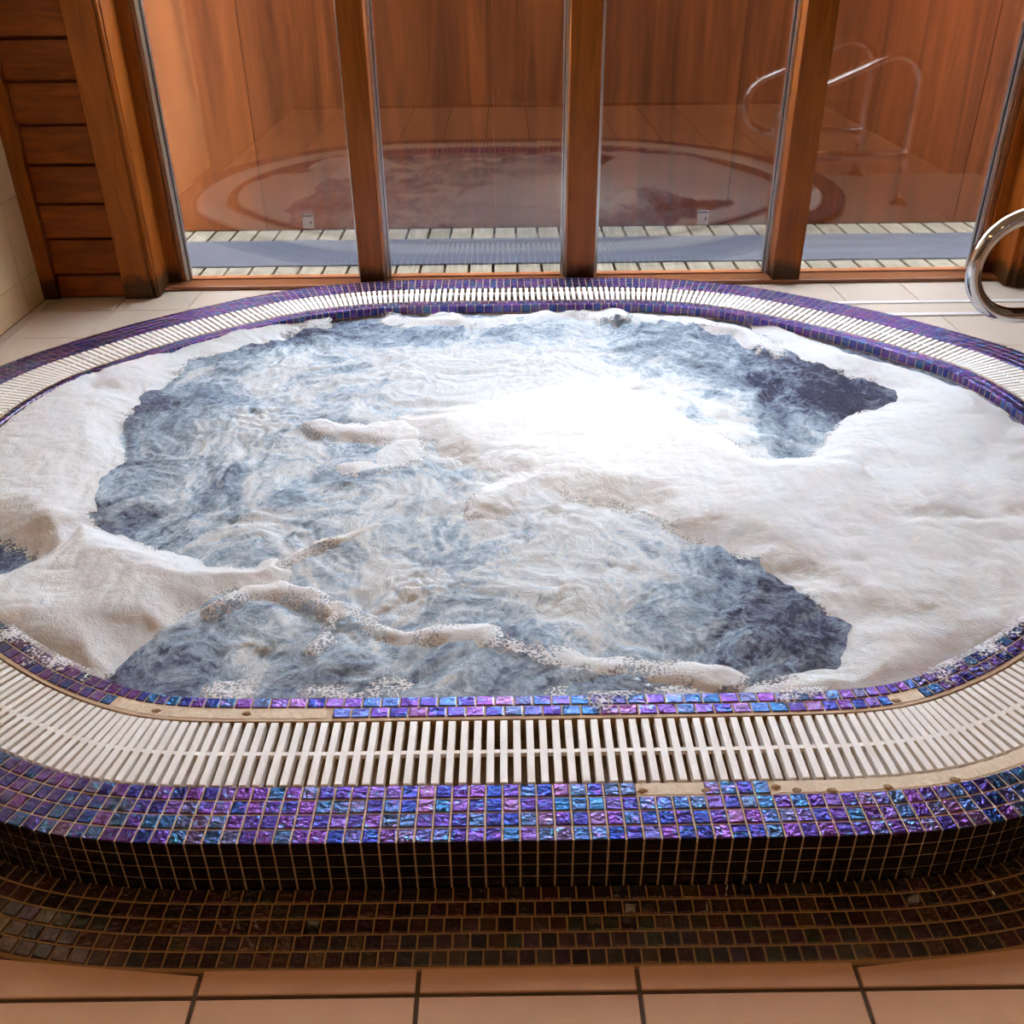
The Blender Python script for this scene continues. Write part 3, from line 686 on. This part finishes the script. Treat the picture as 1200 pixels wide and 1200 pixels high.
# side jambs
def jamb(nm, label, parts):
    e = empty(nm, (parts[0][1], 4.2, ZU)); tag(e, label, 'trim', kind='structure')
    for pn, x0, x1, y0, y1, M in parts:
        box(pn, (x0-parts[0][1], x1-parts[0][1], y0-4.2, y1-4.2, .002, ZT-ZU), M, e, .005)
jamb('trim_6', 'stepped timber door jamb beside the horizontal cladding', [
    ('face_board', -1.648, -1.528, 4.040, 4.066, W_POST), ('face_bead', -1.527, -1.512, 4.050, 4.072, W_POST), ('jamb_post', -1.66, -1.506, 4.068, 4.215, W_POST), ('inner_stop', -1.60, -1.455, 4.216, 4.31, W_POST), ('frame_strip', -1.452, -1.438, 4.225, 4.305, W_SILL)])
jamb('trim_7', 'stepped timber jamb behind the chrome handrail', [
    ('face_board', 2.205, 2.36, 4.040, 4.066, W_POST), ('face_bead', 2.186, 2.203, 4.050, 4.072, W_POST), ('jamb_post', 2.165, 2.36, 4.068, 4.215, W_POST), ('inner_stop', 2.118, 2.30, 4.216, 4.31, W_POST), ('frame_strip', 2.092, 2.116, 4.225, 4.305, W_SILL)])
# cladding panel between the tiled wall and the jamb
wp = empty('wall_far', (-1.80, 4.09, ZU)); tag(wp, 'horizontal brown timber cladding between the tiled wall and the window jamb', 'wall', kind='structure')
box('backing', (-.20, .15, .01, .15, 0, ZT+.2-ZU), W_POST, wp, 0)
box('edge_trim', (-.203, -.135, -.046, .012, .002, ZT+.2-ZU), W_POST, wp, .004)
zz = [ZU+.004, .179, .332, .475, .630, .782, .941, 1.092]
while zz[-1] < 2.6: zz.append(zz[-1]+.155)
for a, b in zip(zz[:-1], zz[1:]):
    bm = box_bm(-.134, .150, -.020, .010, a-ZU+.004, b-ZU-.007, .006)
    for v in bm.verts:
        if v.co.y < -.01 and v.co.z < (a+b)/2-ZU: v.co.y -= .010
    link('cladding_board', done(bm), W_PANEL, wp)
wr = box('wall_far_side', (2.36, 3.4, 4.06, 4.30, ZU, 2.75), W_PANEL, None, 0); tag(wr, 'brown timber wall beyond the right jamb', 'wall', kind='structure')
# left wall, tiled
wlft = box('wall_left', (-2.12, -2.008, -1.4, 4.32, 0, 2.75), GROUT_G, None, 0); tag(wlft, 'sandstone-beige tiled wall at the end of the pool room', 'wall', kind='structure')
wt = {}
zr = [ZU, .207, .515, .823, 1.131]
for k in range(5): zr.append(zr[-1]+.308)
for j in range(len(zr)-1):
    yy = 4.064-(.0 if j % 2 else .0)
    first = True; y1 = 4.06
    while y1 > 2.0:
        wd = .165 if first else .308
        y0 = y1-wd; first = False
        key = (round(wd, 3), round(zr[j+1]-zr[j], 3))
        if key not in wt:
            bm = box_bm(0, .009, -wd/2+.0012, wd/2-.0012, .0012, key[1]-.0012, .001); me = done(bm); me.materials.append(TILE_W); wt[key] = me
        link('wall_tile', wt[key], None, wlft, (-2.0085, (y0+y1)/2, zr[j])); y1 = y0
wrt = box('wall_right', (3.4, 3.5, -1.4, 4.32, 0, 2.75), PLASTER, None, 0); tag(wrt, 'warm plaster wall beyond the handrails', 'wall', kind='structure')
wb = box('wall_near', (-2.12, 3.5, -1.5, -1.4, 0, 2.75), PLASTER, None, 0); tag(wb, 'warm plaster wall behind the viewer', 'wall', kind='structure')
cl = box('ceiling', (-2.12, 3.5, -1.5, 4.32, 2.75, 2.85), CEIL, None, 0); tag(cl, 'timber toned ceiling over the pool room', 'ceiling', kind='structure')
# ------------------------------------------------------------------ outside: deck, mat, plywood screen
dk = box('floor_deck', (-3.2, 3.6, 4.33, 5.22, -.02, .03), GROUT_D, None, 0); tag(dk, 'weathered timber deck outside the windows', 'deck', kind='structure')
bd = done(box_bm(-.0505, .0505, 4.335, 5.16, .031, .07, .003)); bd.materials.append(W_DECK)
x = -.064-.1136*26
while x < 3.4:
    link('deck_board', bd, None, dk, (x+.0568, 0, random.uniform(-.001, .001))); x += .1136
bm = bmesh.new(); nx = 120
for i in range(nx+1):
    xx = -3.0+6.4*i/nx
    for yy, z_ in ((4.50, .0715), (4.503, .077), (4.935, .077), (4.938, .0715)): bm.verts.new((xx, yy+.004*math.sin(i*.37)*.4, z_+.0006*math.sin(i*.9)))
bm.verts.ensure_lookup_table()
for i in range(nx):
    for e in range(3): bm.faces.new([bm.verts[4*i+e], bm.verts[4*i+4+e], bm.verts[4*i+5+e], bm.verts[4*i+1+e]])
tag(link('rubber_mat', done(bm), MAT_R), 'long blue-grey rubber mat strip lying on the weathered deck', 'mat')
sc = box('wall_outside', (-3.2, 3.6, 5.19, 5.24, 0, 1.50), W_POST, None, 0); tag(sc, 'reddish brown plywood screen beyond the deck', 'wall', kind='structure')
x = -.055-1.22*3
while x < 3.4:
    o = box('plywood_sheet', (x+.0015, x+1.2185, 5.170, 5.189, .072, 1.51), W_PLY, sc, .001); x += 1.22
ev = box('ceiling_added_eaves', (-3.2, 3.6, 4.32, 4.98, 2.78, 2.86), W_POST, None, 0); tag(ev, 'added unseen timber eaves that cut the sky light on deck and screen', 'added eaves', kind='structure')  # overhang added out of view to dim the deck and plywood screen
# ------------------------------------------------------------------ handrails
def rail(y, label):
    e = empty('handrail', (2.22, y, ZU)); tag(e, label, 'handrail', 'chrome handrails beside the tub')
    r_ = .16; sl = math.radians(23)
    lx, lz = 1.634, .500
    p = []
    ex, ez = lx-r_*math.sin(sl), lz+r_*math.cos(sl)
    top = []
    # leg up, bend, sloping bar down to the loop, loop round, low bar back to the leg
    bx, bz = 2.22-.15, .0
    tx = bx; tz = ez+(tx-.15*math.sin(sl)-ex)*math.tan(sl)-.15*math.cos(sl)
    pts = [(2.22, y, ZU), (2.22, y, .3), (2.22, y, tz)]+arc(tx, tz, y, .15, 0, 90+23, 14)[1:]+[((ex+tx)/2, y, ez+((ex+tx)/2-ex)*math.tan(sl))]+arc(lx, lz, y, r_, 90+23, 270, 20)
    pts += [(1.9, y, lz-r_), (2.205, y, lz-r_)]
    P = [(q[0]-2.22, 0, q[2]-ZU) for q in pts]
    link('rail_tube', tube(P, .0245), CHROME, e)
    bm = bmesh.new(); bmesh.ops.create_cone(bm, cap_ends=True, segments=28, radius1=.052, radius2=.034, depth=.018, matrix=Matrix.Translation((0, 0, .009))); link('floor_flange', done(bm, smooth=False), CHROME, e)
rail(2.98, 'chrome looped handrail standing nearest to the window jamb')
rail(2.21, 'chrome looped handrail seen mirrored behind the other rail in the glass')
# ------------------------------------------------------------------ warm ceiling downlights
LENS = m_emit('warm_lens', (1, .62, .28), 12)
DL = ['near the tiled wall behind the viewer', 'in the middle of the ceiling behind the viewer', 'towards the plaster wall behind the viewer', 'beside the tiled wall over the tub', 'over the handrails by the plaster wall']
for k, (x, y) in enumerate([(-1.0, -.5), (.6, -.6), (2.2, -.4), (-1.2, 1.2), (2.6, 1.6)]):
    e = empty('downlight', (x, y, 2.75)); tag(e, 'warm round ceiling downlight '+DL[k], 'lamp', 'ceiling downlights')
    bm = bmesh.new(); bmesh.ops.create_cone(bm, cap_ends=False, segments=24, radius1=.075, radius2=.06, depth=.02, matrix=Matrix.Translation((0, 0, -.01))); link('trim_ring', done(bm), ALU, e)
    bm = bmesh.new(); bmesh.ops.create_circle(bm, cap_ends=True, segments=24, radius=.06, matrix=Matrix.Translation((0, 0, -.006))); link('lens', done(bm), LENS, e)
    l = bpy.data.lights.new('downlight_light', 'SPOT'); l.energy = 24 if y < 0 else 12; l.color = (1, .60, .29); l.shadow_soft_size = .06; l.spot_size = math.radians(150); l.spot_blend = .6
    lo = bpy.data.objects.new('downlight_light', l); COL.objects.link(lo); lo.parent = e; lo.location = (0, 0, -.03)
